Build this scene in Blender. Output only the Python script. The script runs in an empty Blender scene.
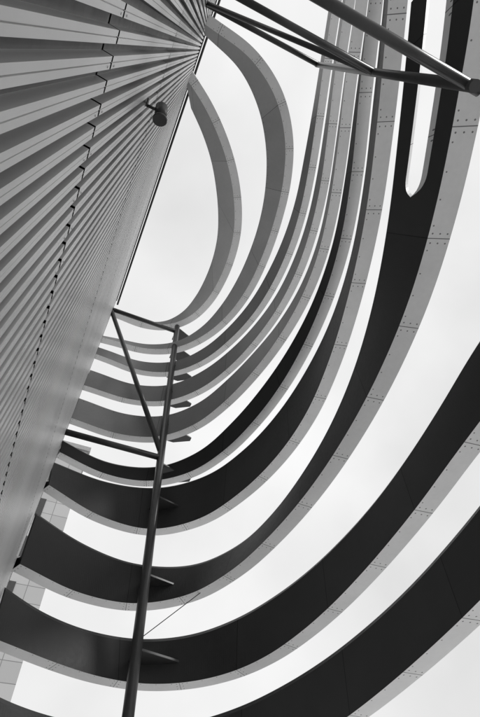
import bpy, math, random
from mathutils import Vector, Matrix
# ---- measured plan curves (metres, X away from the wall, Y along it) and heights of every fin
# key: (z_upper, upper edge curve, z_lower, lower outer edge curve)
def C_(s): return [Vector(tuple(float(v) for v in q.split(','))) for q in s.split()]
B_U="-0.36,8.45 0.41,9.03 1.32,9.38 2.28,9.38 3.13,8.94 3.72,8.17 4.09,7.27 4.32,6.33 4.43,5.36 4.45,4.39 4.38,3.42 4.25,2.46 4.09,1.50 3.95,0 3.75,-1.8"
B_S="-0.02,9.00 0.80,9.36 1.65,9.61 2.54,9.62 3.36,9.28 4.00,8.67 4.41,7.88 4.62,7.01 4.72,6.12 4.74,5.23 4.71,4.34 4.64,3.45 4.53,2.56 4.35,0.8 4.15,-1.2"
FINS={
'A':(3.40,B_U,2.69,B_S),
'B':(4.84,B_U,4.13,B_S),
'C':(6.34,"-0.25,8.41 0.80,9.02 1.98,9.31 3.12,8.96 3.79,7.97 4.03,6.78 4.07,5.56 3.98,4.35 3.75,3.15 3.39,1.99 2.92,0.87 2.37,-0.22 1.80,-1.29",
     5.55,"-0.29,9.10 0.88,9.62 2.15,9.64 3.20,8.92 3.77,7.77 4.03,6.51 4.13,5.22 4.09,3.93 3.93,2.65 3.64,1.40 3.20,0.19 2.65,-0.98"),
'D':(8.60,"-0.33,9.37 0.98,9.59 2.26,9.34 3.25,8.48 3.79,7.27 4.05,5.98 4.10,4.65 3.98,3.34 3.67,2.05 3.20,0.81 2.64,-0.39 2.07,-1.58",
     7.43,"-0.30,9.04 0.94,9.62 2.29,9.68 3.36,8.87 3.95,7.64 4.25,6.30 4.29,4.94 4.08,3.59 3.72,2.26 3.26,0.97 2.69,-0.27 2.07,-1.49"),
'E':(9.18,"-0.36,9.15 0.87,9.50 2.11,9.22 2.96,8.28 3.38,7.07 3.62,5.81 3.72,4.53 3.66,3.25 3.41,1.99 2.98,0.78 2.48,-0.41 1.99,-1.59",
     8.94,"-0.31,9.54 0.89,9.87 2.11,9.72 3.09,8.98 3.67,7.89 3.98,6.68 4.12,5.45 4.10,4.21 3.94,2.97 3.64,1.77 3.19,0.61 2.66,-0.51 2.14,-1.64"),
'F':(11.05,"-0.14,9.27 1.01,9.34 2.10,8.99 2.88,8.15 3.33,7.08 3.65,5.97 3.87,4.83 3.91,3.68 3.75,2.53 3.42,1.42 3.01,0.34 2.58,-0.74 2.17,-1.82",
     10.26,"-0.20,9.56 0.99,9.64 2.13,9.32 2.99,8.49 3.49,7.41 3.80,6.26 3.98,5.08 4.02,3.88 3.88,2.70 3.56,1.55 3.13,0.43 2.66,-0.67 2.21,-1.78"),
'G':(12.56,"-0.09,9.31 1.07,9.34 2.15,8.93 2.91,8.06 3.42,7.02 3.76,5.91 3.93,4.76 3.90,3.59 3.72,2.45 3.40,1.33 3.01,0.23 2.60,-0.86 2.21,-1.95",
     11.93,"-0.12,9.65 1.09,9.66 2.23,9.28 3.08,8.44 3.62,7.36 3.95,6.20 4.13,5.00 4.13,3.79 3.95,2.60 3.63,1.43 3.20,0.30 2.75,-0.82 2.33,-1.96"),
'H':(13.93,"-0.02,9.32 1.14,9.33 2.20,8.90 2.94,8.02 3.40,6.96 3.68,5.84 3.77,4.68 3.73,3.53 3.55,2.38 3.24,1.27 2.90,0.16 2.54,-0.94 2.17,-2.04",
     13.53,"0.01,9.55 1.22,9.61 2.35,9.21 3.18,8.34 3.70,7.25 4.03,6.09 4.15,4.89 4.10,3.68 3.90,2.49 3.57,1.33 3.17,0.18 2.76,-0.95 2.36,-2.10"),
'I':(15.05,"0.17,9.45 1.23,9.28 2.17,8.76 2.78,7.87 3.09,6.84 3.22,5.77 3.21,4.69 3.08,3.62 2.80,2.58 2.35,1.60 1.70,0.74 0.84,0.10 -0.19,-0.20",
     14.90,"0.05,9.72 1.28,9.61 2.39,9.09 3.18,8.15 3.66,7.02 3.87,5.80 3.86,4.57 3.71,3.34 3.43,2.14 2.93,1.02 2.12,0.09 1.03,-0.48 -0.19,-0.66"),
'J':(16.74,"0.01,9.29 0.85,9.35 1.64,9.07 2.16,8.41 2.39,7.60 2.46,6.76 2.42,5.91 2.26,5.08 1.96,4.29 1.57,3.54 1.11,2.83 0.55,2.19 -0.08,1.62",
     16.70,"-0.06,9.63 0.98,9.66 1.96,9.34 2.69,8.61 3.08,7.65 3.21,6.62 3.17,5.58 2.96,4.56 2.55,3.61 1.99,2.73 1.31,1.95 0.52,1.27 -0.36,0.71"),
}
CH=1.6; WX=-0.35; YE=9.3; HW=17.5
sc=bpy.context.scene
def resample(P,n):
    Q=[]
    P2=[2*P[0]-P[1]]+P+[2*P[-1]-P[-2]]
    for i in range(1,len(P2)-2):
        a,b,c,d=P2[i-1:i+3]
        for k in range(20):
            t=k/20
            Q.append(0.5*((2*b)+(c-a)*t+(2*a-5*b+4*c-d)*t*t+(3*b-a-3*c+d)*t**3))
    Q.append(P[-1])
    L=[0]
    for i in range(1,len(Q)): L.append(L[-1]+(Q[i]-Q[i-1]).length)
    out=[];j=0
    for k in range(n):
        s=L[-1]*k/(n-1)
        while j<len(L)-2 and L[j+1]<s: j+=1
        t=(s-L[j])/max(1e-9,L[j+1]-L[j]); out.append(Q[j].lerp(Q[j+1],t))
    return out
def smooth(P,it):
    for _ in range(it):
        P=[P[0]]+[(P[i-1]+2*P[i]+P[i+1])/4 for i in range(1,len(P)-1)]+[P[-1]]
    return P
# ---------------- materials
def new_mat(name):
    m=bpy.data.materials.new(name); m.use_nodes=True
    nt=m.node_tree; b=nt.nodes['Principled BSDF']; return m,nt,b
def N(nt,t,**kw):
    n=nt.nodes.new(t)
    for k,v in kw.items(): setattr(n,k,v)
    return n
def math_(nt,op,a,b=None,c=None):
    n=N(nt,'ShaderNodeMath',operation=op)
    for i,v in enumerate((a,b,c)):
        if v is None: continue
        if isinstance(v,(int,float)): n.inputs[i].default_value=v
        else: nt.links.new(v,n.inputs[i])
    return n.outputs[0]
def grey(v): return (v,v,v,1)
def panel_mat(name,base,seam=1.25,rough=.5,metal=0.0,rivets=True,width=.28,spec=.5,var=.12,streak=0,edge_dots=False):
    m,nt,b=new_mat(name)
    uv=N(nt,'ShaderNodeUVMap'); sep=N(nt,'ShaderNodeSeparateXYZ'); nt.links.new(uv.outputs[0],sep.inputs[0])
    u,v=sep.outputs[0],sep.outputs[1]
    geo=N(nt,'ShaderNodeNewGeometry')
    noise=N(nt,'ShaderNodeTexNoise'); noise.inputs['Scale'].default_value=1.3; noise.inputs['Detail'].default_value=6
    nt.links.new(geo.outputs['Position'],noise.inputs['Vector'])
    n2=N(nt,'ShaderNodeTexNoise'); n2.inputs['Scale'].default_value=14; n2.inputs['Detail'].default_value=5
    if streak:
        mp=N(nt,'ShaderNodeMapping'); mp.inputs['Scale'].default_value=(1,1,streak)
        nt.links.new(geo.outputs['Position'],mp.inputs[0]); nt.links.new(mp.outputs[0],n2.inputs['Vector'])
    else: nt.links.new(geo.outputs['Position'],n2.inputs['Vector'])
    val=math_(nt,'ADD',math_(nt,'MULTIPLY',noise.outputs[0],var*2),math_(nt,'MULTIPLY',n2.outputs[0],var*.8))
    if seam:
        fu=math_(nt,'FRACT',math_(nt,'DIVIDE',u,seam))
        d=math_(nt,'MULTIPLY',math_(nt,'SUBTRACT',0.5,math_(nt,'ABSOLUTE',math_(nt,'SUBTRACT',fu,0.5))),seam)
        dark=math_(nt,'LESS_THAN',d,0.006)
        pid=N(nt,'ShaderNodeTexWhiteNoise',noise_dimensions='1D')
        nt.links.new(math_(nt,'FLOOR',math_(nt,'DIVIDE',u,seam)),pid.inputs['W'])
        val=math_(nt,'ADD',val,math_(nt,'MULTIPLY',pid.outputs[0],var*.8))
    else:
        val=math_(nt,'ADD',val,var*.4)
    val=math_(nt,'ADD',val,1-var*1.8)
    val=math_(nt,'MULTIPLY',val,base)
    if rivets or edge_dots:
        if rivets:
            du=math_(nt,'SUBTRACT',d,0.06)
            fv=math_(nt,'SUBTRACT',math_(nt,'FRACT',math_(nt,'DIVIDE',v,width/3)),0.5)
            dv=math_(nt,'MULTIPLY',fv,width/3)
            r=math_(nt,'SQRT',math_(nt,'ADD',math_(nt,'MULTIPLY',du,du),math_(nt,'MULTIPLY',dv,dv)))
            dark=math_(nt,'MAXIMUM',dark,math_(nt,'LESS_THAN',r,0.011))
        fu2=math_(nt,'MULTIPLY',math_(nt,'SUBTRACT',math_(nt,'FRACT',math_(nt,'DIVIDE',u,.3125)),0.5),.3125)
        dv2=math_(nt,'SUBTRACT',v,0.035)
        r2=math_(nt,'SQRT',math_(nt,'ADD',math_(nt,'MULTIPLY',fu2,fu2),math_(nt,'MULTIPLY',dv2,dv2)))
        dark=math_(nt,'MAXIMUM',dark,math_(nt,'LESS_THAN',r2,0.010))
    if seam:
        val=math_(nt,'MULTIPLY',val,math_(nt,'SUBTRACT',1.0,math_(nt,'MULTIPLY',dark,0.75)))
    val=math_(nt,'MINIMUM',val,.92)
    cb=N(nt,'ShaderNodeCombineColor')
    for i in range(3): nt.links.new(val,cb.inputs[i])
    nt.links.new(cb.outputs[0],b.inputs['Base Color'])
    rr=math_(nt,'ADD',math_(nt,'MULTIPLY',n2.outputs[0],.2),rough-.1)
    nt.links.new(rr,b.inputs['Roughness'])
    b.inputs['Metallic'].default_value=metal
    b.inputs['Specular IOR Level'].default_value=spec
    bp=N(nt,'ShaderNodeBump'); bp.inputs['Strength'].default_value=.25; bp.inputs['Distance'].default_value=.02
    nt.links.new(noise.outputs[0],bp.inputs['Height']); nt.links.new(bp.outputs[0],b.inputs['Normal'])
    return m
dark_face=panel_mat('shaded_fin_tone',.042,seam=2.5,rough=.5,rivets=False,spec=.25,var=.2)  # fin tones carry the light level: shaded low in the stack, lit high
mid_face=panel_mat('mid_lit_fin_tone',.24,seam=2.5,rough=.42,rivets=False,spec=.4,edge_dots=True,var=.18)
light_face=panel_mat('lit_fin_tone',.42,seam=2.5,rough=.42,rivets=False,spec=.4,edge_dots=True,var=.16)
edge_mat=panel_mat('fin_edge_metal',.80,seam=1.25,rough=.5,var=.14)
def simple(name,v,rough=.5,metal=0,scale=8,var=.25,spec=.5):
    m,nt,b=new_mat(name)
    tc=N(nt,'ShaderNodeTexCoord'); n=N(nt,'ShaderNodeTexNoise'); n.inputs['Scale'].default_value=scale; n.inputs['Detail'].default_value=7
    nt.links.new(tc.outputs['Object'],n.inputs['Vector'])
    val=math_(nt,'MULTIPLY',math_(nt,'ADD',math_(nt,'MULTIPLY',n.outputs[0],var*2),1-var),v)
    cb=N(nt,'ShaderNodeCombineColor')
    for i in range(3): nt.links.new(val,cb.inputs[i])
    nt.links.new(cb.outputs[0],b.inputs['Base Color'])
    b.inputs['Roughness'].default_value=rough; b.inputs['Metallic'].default_value=metal
    b.inputs['Specular IOR Level'].default_value=spec
    return m
steel=simple('painted_steel',.045,rough=.33,spec=.5)
steel_l=simple('galvanised_steel',.35,rough=.45,metal=.3)
black=simple('black_paint',.02,rough=.5)
ground_m=simple('pale_paving',.58,rough=.85,scale=.6,var=.08)

def mesh_obj(name,verts,faces,mats,fm=None,uvs=None,parent=None):
    me=bpy.data.meshes.new(name); me.from_pydata([tuple(v) for v in verts],[],faces)
    for m in mats: me.materials.append(m)
    if fm:
        for p,i in zip(me.polygons,fm): p.material_index=i
    if uvs:
        l=me.uv_layers.new(name='UVMap'); 
        k=0
        for f in uvs:
            for c in f: l.data[k].uv=c; k+=1
    me.update()
    o=bpy.data.objects.new(name,me); sc.collection.objects.link(o)
    if parent: o.parent=parent
    return o
def empty(name,loc=(0,0,0)):
    e=bpy.data.objects.new(name,None); sc.collection.objects.link(e); e.location=loc; return e

# ---------------- fins
def extend(P):
    P=list(P)
    a=P[0]; b=P[1]
    d=(a-b).normalized()
    if a.x>WX-.02:
        if d.x>-.3: d=Vector((-.8,-.4)).normalized()
        P=[a+d*((WX-.03-a.x)/d.x)]+P
    e=P[-1]; d=(P[-1]-P[-2]).normalized()
    if e.x<.6:
        if e.x>WX: P.append(e+d*((WX-.03-e.x)/d.x))
    else:
        P+=[e+d*.6+Vector((-.03,0)),e+d*1.2+Vector((-.10,.0))]
    return P
CEN=Vector((.5,3.2))
def ang(p):
    a=math.atan2(p.x-CEN.x,p.y-CEN.y)
    if a<-1.9: a+=2*math.pi
    return a
def build_fin(zt,U,zb,S,T,face,slot=None):
    n=360
    PU=smooth(resample(extend(C_(U)),400),50); PS=smooth(resample(extend(C_(S)),n),40)
    AU=[ang(p) for p in PU]
    for i in range(1,len(AU)): AU[i]=max(AU[i],AU[i-1]+1e-6)
    cols=[];us=[0];j=0
    for i in range(n):
        s_=PS[i]; a=ang(s_)
        while j<len(AU)-2 and AU[j+1]<a: j+=1
        t=max(0,min(1,(a-AU[j])/(AU[j+1]-AU[j]))); u_=PU[j].lerp(PU[j+1],t)
        tan=(PS[min(i+1,n-1)]-PS[max(i-1,0)]).normalized(); nrm=Vector((-tan.y,tan.x))
        if nrm.dot(CEN-s_)<0: nrm=-nrm
        cols.append((u_,s_+nrm*T,s_,nrm))
        if i: us.append(us[-1]+(PS[i]-PS[i-1]).length)
    V=[];Fc=[];FM=[];UV=[];rows=[]
    for i,(u_,l_,s_,nrm) in enumerate(cols):
        w=0
        if slot:
            t0,f1,f2=slot
            w=min(1,max(0,(t0-l_.y)/0.22)); w=math.sqrt(max(0,1-(1-w)**2)) if w>0 else 0
            mid=(f1+f2)/2; a=mid+(f1-mid)*w; b=mid+(f2-mid)*w; c=b+.001+.10*w
        else: a,b,c=.4,.41,.42
        def P(f):
            q=u_.lerp(l_,f); return Vector((q.x,q.y,zt+(zb-zt)*f))
        row=[P(0),P(a),P(b),P(c),P(1),Vector((s_.x,s_.y,zb)),Vector((s_.x,s_.y,zb+.24)),]
        def Bk(f): return P(f)+Vector((-nrm.x*.06,-nrm.y*.06,.08)) 
        row+=[Bk(.9),Bk(b),Bk(a),Bk(0)]
        rows.append((row,w))
    K=11
    for r,_ in rows: V+=r
    for i in range(n-1):
        w=max(rows[i][1],rows[i+1][1])
        for j in range(K):
            j2=(j+1)%K
            mi=1 if j in(4,5) or (slot and w>0 and j==2) else 0
            v0,v1=(0,.28) if j==4 else ((0,.2) if j==0 else (.1,.15))
            if slot and w>0.0 and j in(1,8): continue
            a=i*K+j;b=i*K+j2;c=(i+1)*K+j2;d=(i+1)*K+j
            Fc.append((a,b,c,d));FM.append(mi);UV.append([(us[i],v0),(us[i],v1),(us[i+1],v1),(us[i+1],v0)])
        if slot and w>0:
            for (p,q) in ((1,9),(8,2)):
                a=i*K+p;b=i*K+q;c=(i+1)*K+q;d=(i+1)*K+p
                Fc.append((a,b,c,d));FM.append(1);UV.append([(us[i],0.1),(us[i],.12),(us[i+1],.12),(us[i+1],0.1)])
    Fc.append(tuple(range(K)));FM.append(0);UV.append([(0,0)]*K)
    Fc.append(tuple((n-1)*K+j for j in reversed(range(K))));FM.append(0);UV.append([(0,0)]*K)
    return mesh_obj('curved_facade_fin',V,Fc,[face,edge_mat],FM,UV)
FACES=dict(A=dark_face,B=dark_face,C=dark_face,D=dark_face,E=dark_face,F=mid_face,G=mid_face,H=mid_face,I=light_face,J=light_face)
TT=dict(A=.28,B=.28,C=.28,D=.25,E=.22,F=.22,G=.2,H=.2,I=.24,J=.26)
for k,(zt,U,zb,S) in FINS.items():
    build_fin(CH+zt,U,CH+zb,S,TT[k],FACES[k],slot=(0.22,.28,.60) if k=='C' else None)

# ---------------- corrugated wall
wallm=panel_mat('ribbed_aluminium_cladding',.50,seam=0,rough=.32,metal=.65,rivets=False,var=.16,streak=.05)
valm=panel_mat('cladding_recess_shade',.05,seam=0,rough=.5,metal=.2,rivets=False,var=.08)  # groove shade put into the base colour, darker than the crests
pitch=.092
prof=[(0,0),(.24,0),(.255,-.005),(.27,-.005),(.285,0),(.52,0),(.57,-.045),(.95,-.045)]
wall=empty('corrugated_metal_wall')
courses=[-CH,2.26,5.4,8.55,11.7,14.8,HW]
V=[];Fc=[];FM=[]
Y0=-7.0
nr=int((YE-Y0)/pitch)
for ci in range(len(courses)-1):
    z0=CH+courses[ci]+(.016 if ci else 0); z1=CH+courses[ci+1]-(.016 if ci<len(courses)-2 else 0)
    base=len(V)
    for r in range(nr):
        for (f,x) in prof:
            y=Y0+(r+f)*pitch
            V.append((WX+x,y,z0)); V.append((WX+x,y,z1))
    cnt=(len(V)-base)//2
    for i in range(cnt-1):
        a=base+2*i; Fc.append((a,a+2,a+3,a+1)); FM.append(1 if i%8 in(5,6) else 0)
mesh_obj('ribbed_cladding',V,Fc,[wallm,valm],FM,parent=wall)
# screw heads beside the horizontal panel joints
V=[];Fc=[]
for z in (2.26,5.4):
    for r in range(int((-1.2-Y0)/pitch),nr):
        if Y0+r*pitch>3: break
        if r%2: continue
        for dz in (-.07,.07):
            y=Y0+(r+.40)*pitch; b0=len(V)
            for xx,rr in ((.0,.0055),(.003,.0045)):
                for k in range(6):
                    t=k*math.pi/3; V.append((WX+xx,y+rr*math.cos(t),CH+z+dz+rr*math.sin(t)))
            Fc.append(tuple(b0+6+k for k in range(6)))
            for k in range(6): Fc.append((b0+k,b0+(k+1)%6,b0+6+(k+1)%6,b0+6+k))
mesh_obj('screw_heads',V,Fc,[steel_l],parent=wall)
def box(name,lo,hi,mat,parent=None,bev=0):
    x0,y0,z0=lo;x1,y1,z1=hi
    V=[(x0,y0,z0),(x1,y0,z0),(x1,y1,z0),(x0,y1,z0),(x0,y0,z1),(x1,y0,z1),(x1,y1,z1),(x0,y1,z1)]
    Fq=[(0,3,2,1),(4,5,6,7),(0,1,5,4),(1,2,6,5),(2,3,7,6),(3,0,4,7)]
    o=mesh_obj(name,V,Fq,[mat],parent=parent)
    if bev:
        mo=o.modifiers.new('b','BEVEL'); mo.width=bev; mo.segments=2
    return o
box('wall_core',(-9,Y0,0),(WX-.055,YE-.004,CH+HW-.02),black,wall)
box('end_trim',(WX-.30,YE,0),(WX+.004,YE+.03,CH+HW),steel,wall)
box('parapet_cap',(WX-.5,Y0,CH+HW),(WX+.03,YE+.03,CH+HW+.06),steel,wall)

def tube(name,a,b,r,mat,parent=None,seg=20):
    a=Vector(a);b=Vector(b);d=(b-a);L=d.length
    q=d.to_track_quat('Z','Y')
    V=[];Fq=[]
    for z in (0,L):
        for k in range(seg):
            t=2*math.pi*k/seg; V.append(a+q@Vector((r*math.cos(t),r*math.sin(t),z)))
    for k in range(seg):
        Fq.append((k,(k+1)%seg,seg+(k+1)%seg,seg+k))
    Fq.append(tuple(reversed(range(seg))));Fq.append(tuple(range(seg,2*seg)))
    o=mesh_obj(name,V,Fq,[mat],parent=parent)
    for p in o.data.polygons:
        if len(p.vertices)==4: p.use_smooth=True
    return o
def plate(name,pts,z,t,mat,parent=None):
    n=len(pts)
    V=[(x,y,z) for x,y in pts]+[(x,y,z+t) for x,y in pts]
    Fq=[tuple(reversed(range(n))),tuple(range(n,2*n))]+[(i,(i+1)%n,n+(i+1)%n,n+i) for i in range(n)]
    o=mesh_obj(name,V,Fq,[mat],parent=parent)
    mo=o.modifiers.new('b','BEVEL'); mo.width=.008; mo.segments=2
    return o
tube('roof_edge_pipe',(-.25,-6,CH+17.0),(-.25,9.2,CH+17.0),.035,black,wall)
# ---------------- frames
fr=empty('steel_support_frame')
PX,PY=2.15,8.95
tube('post',(PX,PY,0),(PX,PY,CH+16.45),.10,steel,fr,28)
tube('strut_1',(WX-.1,PY,CH+16.05),(PX,PY,CH+16.05),.08,steel,fr)
tube('strut_2',(WX-.1,PY,CH+9.3),(PX,PY,CH+9.3),.08,steel,fr)
tube('brace',(WX,PY,CH+15.9),(PX,PY,CH+9.45),.075,steel,fr)
for n_,(k,(zt,_,zb,_2)) in enumerate(FINS.items()):
    z=CH+zb+(zt-zb)*.45 if k!='J' else CH+16.3
    L=1.25-.035*zb
    plate('bracket_%d'%(n_+1),[(PX-.02,PY-.07),(PX+L,PY+.20),(PX+L,PY+.32),(PX+L*.5,PY+.55),(PX-.02,PY+.55)],z,.05,steel,fr)
fr2=empty('steel_support_frame.001')
QX,QY=2.0,-.62
tube('post',(QX,QY,CH+4.26),(QX,QY,CH+11.1),.05,steel,fr2,28)
tube('strut_1',(WX-.1,QY,CH+10.9),(QX,QY,CH+10.9),.05,steel,fr2)
tube('strut_2',(WX-.1,QY,CH+7.07),(QX,QY,CH+7.07),.045,steel,fr2)
tube('strut_3',(WX-.1,QY,CH+4.36),(QX+.10,QY,CH+4.36),.045,steel,fr2)
tube('brace',(WX,QY,CH+10.7),(QX,QY,CH+7.2),.04,steel,fr2)
tube('stay_cable',(2.15,9.34,CH+4.75),(3.30,8.52,CH+5.62),.008,black,None,8)
# ---------------- wall lamp
lamp=empty('wall_floodlight')
lz=CH+4.35; ly=.56
tube('arm',(WX-.01,ly,lz+.05),(WX+.13,ly,lz+.05),.012,black,lamp)
box('backplate',(WX+.001,ly-.06,lz),(WX+.012,ly+.0,lz+.11),black,lamp,bev=.003)
tube('housing',(WX+.12,ly-.03,lz+.09),(WX+.14,ly+.04,lz-.03),.050,black,lamp,28)
tube('rim',(WX+.14,ly+.04,lz-.03),(WX+.143,ly+.05,lz-.047),.058,black,lamp,28)
# ---------------- background building
bm_,nt,b=new_mat('pale_facade_panels')
tc=N(nt,'ShaderNodeTexCoord'); br=N(nt,'ShaderNodeTexBrick'); br.offset=0
mp=N(nt,'ShaderNodeMapping'); mp.inputs['Rotation'].default_value=(math.radians(90),0,0)
nt.links.new(tc.outputs['Object'],mp.inputs[0]); nt.links.new(mp.outputs[0],br.inputs['Vector'])
br.inputs['Color1'].default_value=grey(.5);br.inputs['Color2'].default_value=grey(.42);br.inputs['Mortar'].default_value=grey(.22)
br.inputs['Scale'].default_value=1;br.inputs['Brick Width'].default_value=2.4;br.inputs['Row Height'].default_value=1.2;br.inputs['Mortar Size'].default_value=.025
nt.links.new(br.outputs[0],b.inputs['Base Color']); b.inputs['Roughness'].default_value=.7
bld=empty('panel_clad_building')
box('walls',(-14,34,0),(1.2,46,CH+33.5),bm_,bld)
box('roof_parapet',(-14.2,33.8,CH+33.5),(1.4,46.2,CH+34.0),steel_l,bld)
glass=simple('window_glass',.05,rough=.1)
for i in range(9):
    for j in range(5):
        x=-13.5+j*2.8; z=2+i*3.6
        box('window_%d_%d'%(i,j),(x,33.96,z),(x+1.5,34.0-.004,z+1.7),glass,bld)
# ---------------- ground
mesh_obj('ground',[(-600,-600,0),(600,-600,0),(600,600,0),(-600,600,0)],[(0,1,2,3)],[ground_m])
# ---------------- world
w=bpy.data.worlds.new('World'); sc.world=w; w.use_nodes=True; nt=w.node_tree
bg=nt.nodes['Background']
sky=N(nt,'ShaderNodeTexSky'); sky.sky_type='NISHITA'; sky.sun_disc=False
SE,SA=36,125
sky.sun_elevation=math.radians(SE); sky.sun_rotation=math.radians(SA); sky.dust_density=3
bw=N(nt,'ShaderNodeRGBToBW'); nt.links.new(sky.outputs[0],bw.inputs[0])
tcw=N(nt,'ShaderNodeTexCoord'); cn=N(nt,'ShaderNodeTexNoise'); cn.inputs['Scale'].default_value=2.2; cn.inputs['Detail'].default_value=6; cn.inputs['Roughness'].default_value=.45
nt.links.new(tcw.outputs['Generated'],cn.inputs['Vector'])
cl=math_(nt,'ADD',math_(nt,'MULTIPLY',cn.outputs[0],6.5),5.6)
sm=math_(nt,'MINIMUM',bw.outputs[0],9.0)
tot=math_(nt,'ADD',math_(nt,'MULTIPLY',cl,.92),math_(nt,'MULTIPLY',sm,.08))
cb=N(nt,'ShaderNodeCombineColor')
for i in range(3): nt.links.new(tot,cb.inputs[i])
nt.links.new(cb.outputs[0],bg.inputs[0]); bg.inputs[1].default_value=.105
sd=Vector((math.sin(math.radians(SA))*math.cos(math.radians(SE)),math.cos(math.radians(SA))*math.cos(math.radians(SE)),math.sin(math.radians(SE))))
sl=bpy.data.lights.new('sun','SUN'); sl.energy=1.4; sl.angle=math.radians(12); sl.color=(1,.995,.99)
so=bpy.data.objects.new('sun',sl); sc.collection.objects.link(so); so.rotation_euler=sd.to_track_quat('Z','Y').to_euler(); so.location=(0,0,60)
# ---------------- camera
c=bpy.data.cameras.new('camera'); co=bpy.data.objects.new('camera',c); sc.collection.objects.link(co); sc.camera=co
c.sensor_width=36; c.sensor_fit='HORIZONTAL'; c.lens=35.85; c.clip_end=3000; c.clip_start=.02
right=Vector((0.91389,-0.40298,-0.04918)); down=Vector((0.31478,0.77990,-0.54099)); fwd=Vector((0.25636,0.47892,0.83959))
co.matrix_world=Matrix(((right.x,-down.x,-fwd.x,0),(right.y,-down.y,-fwd.y,0),(right.z,-down.z,-fwd.z,CH),(0,0,0,1)))
sc.view_settings.view_transform='Standard'; sc.view_settings.look='None'; sc.view_settings.exposure=0
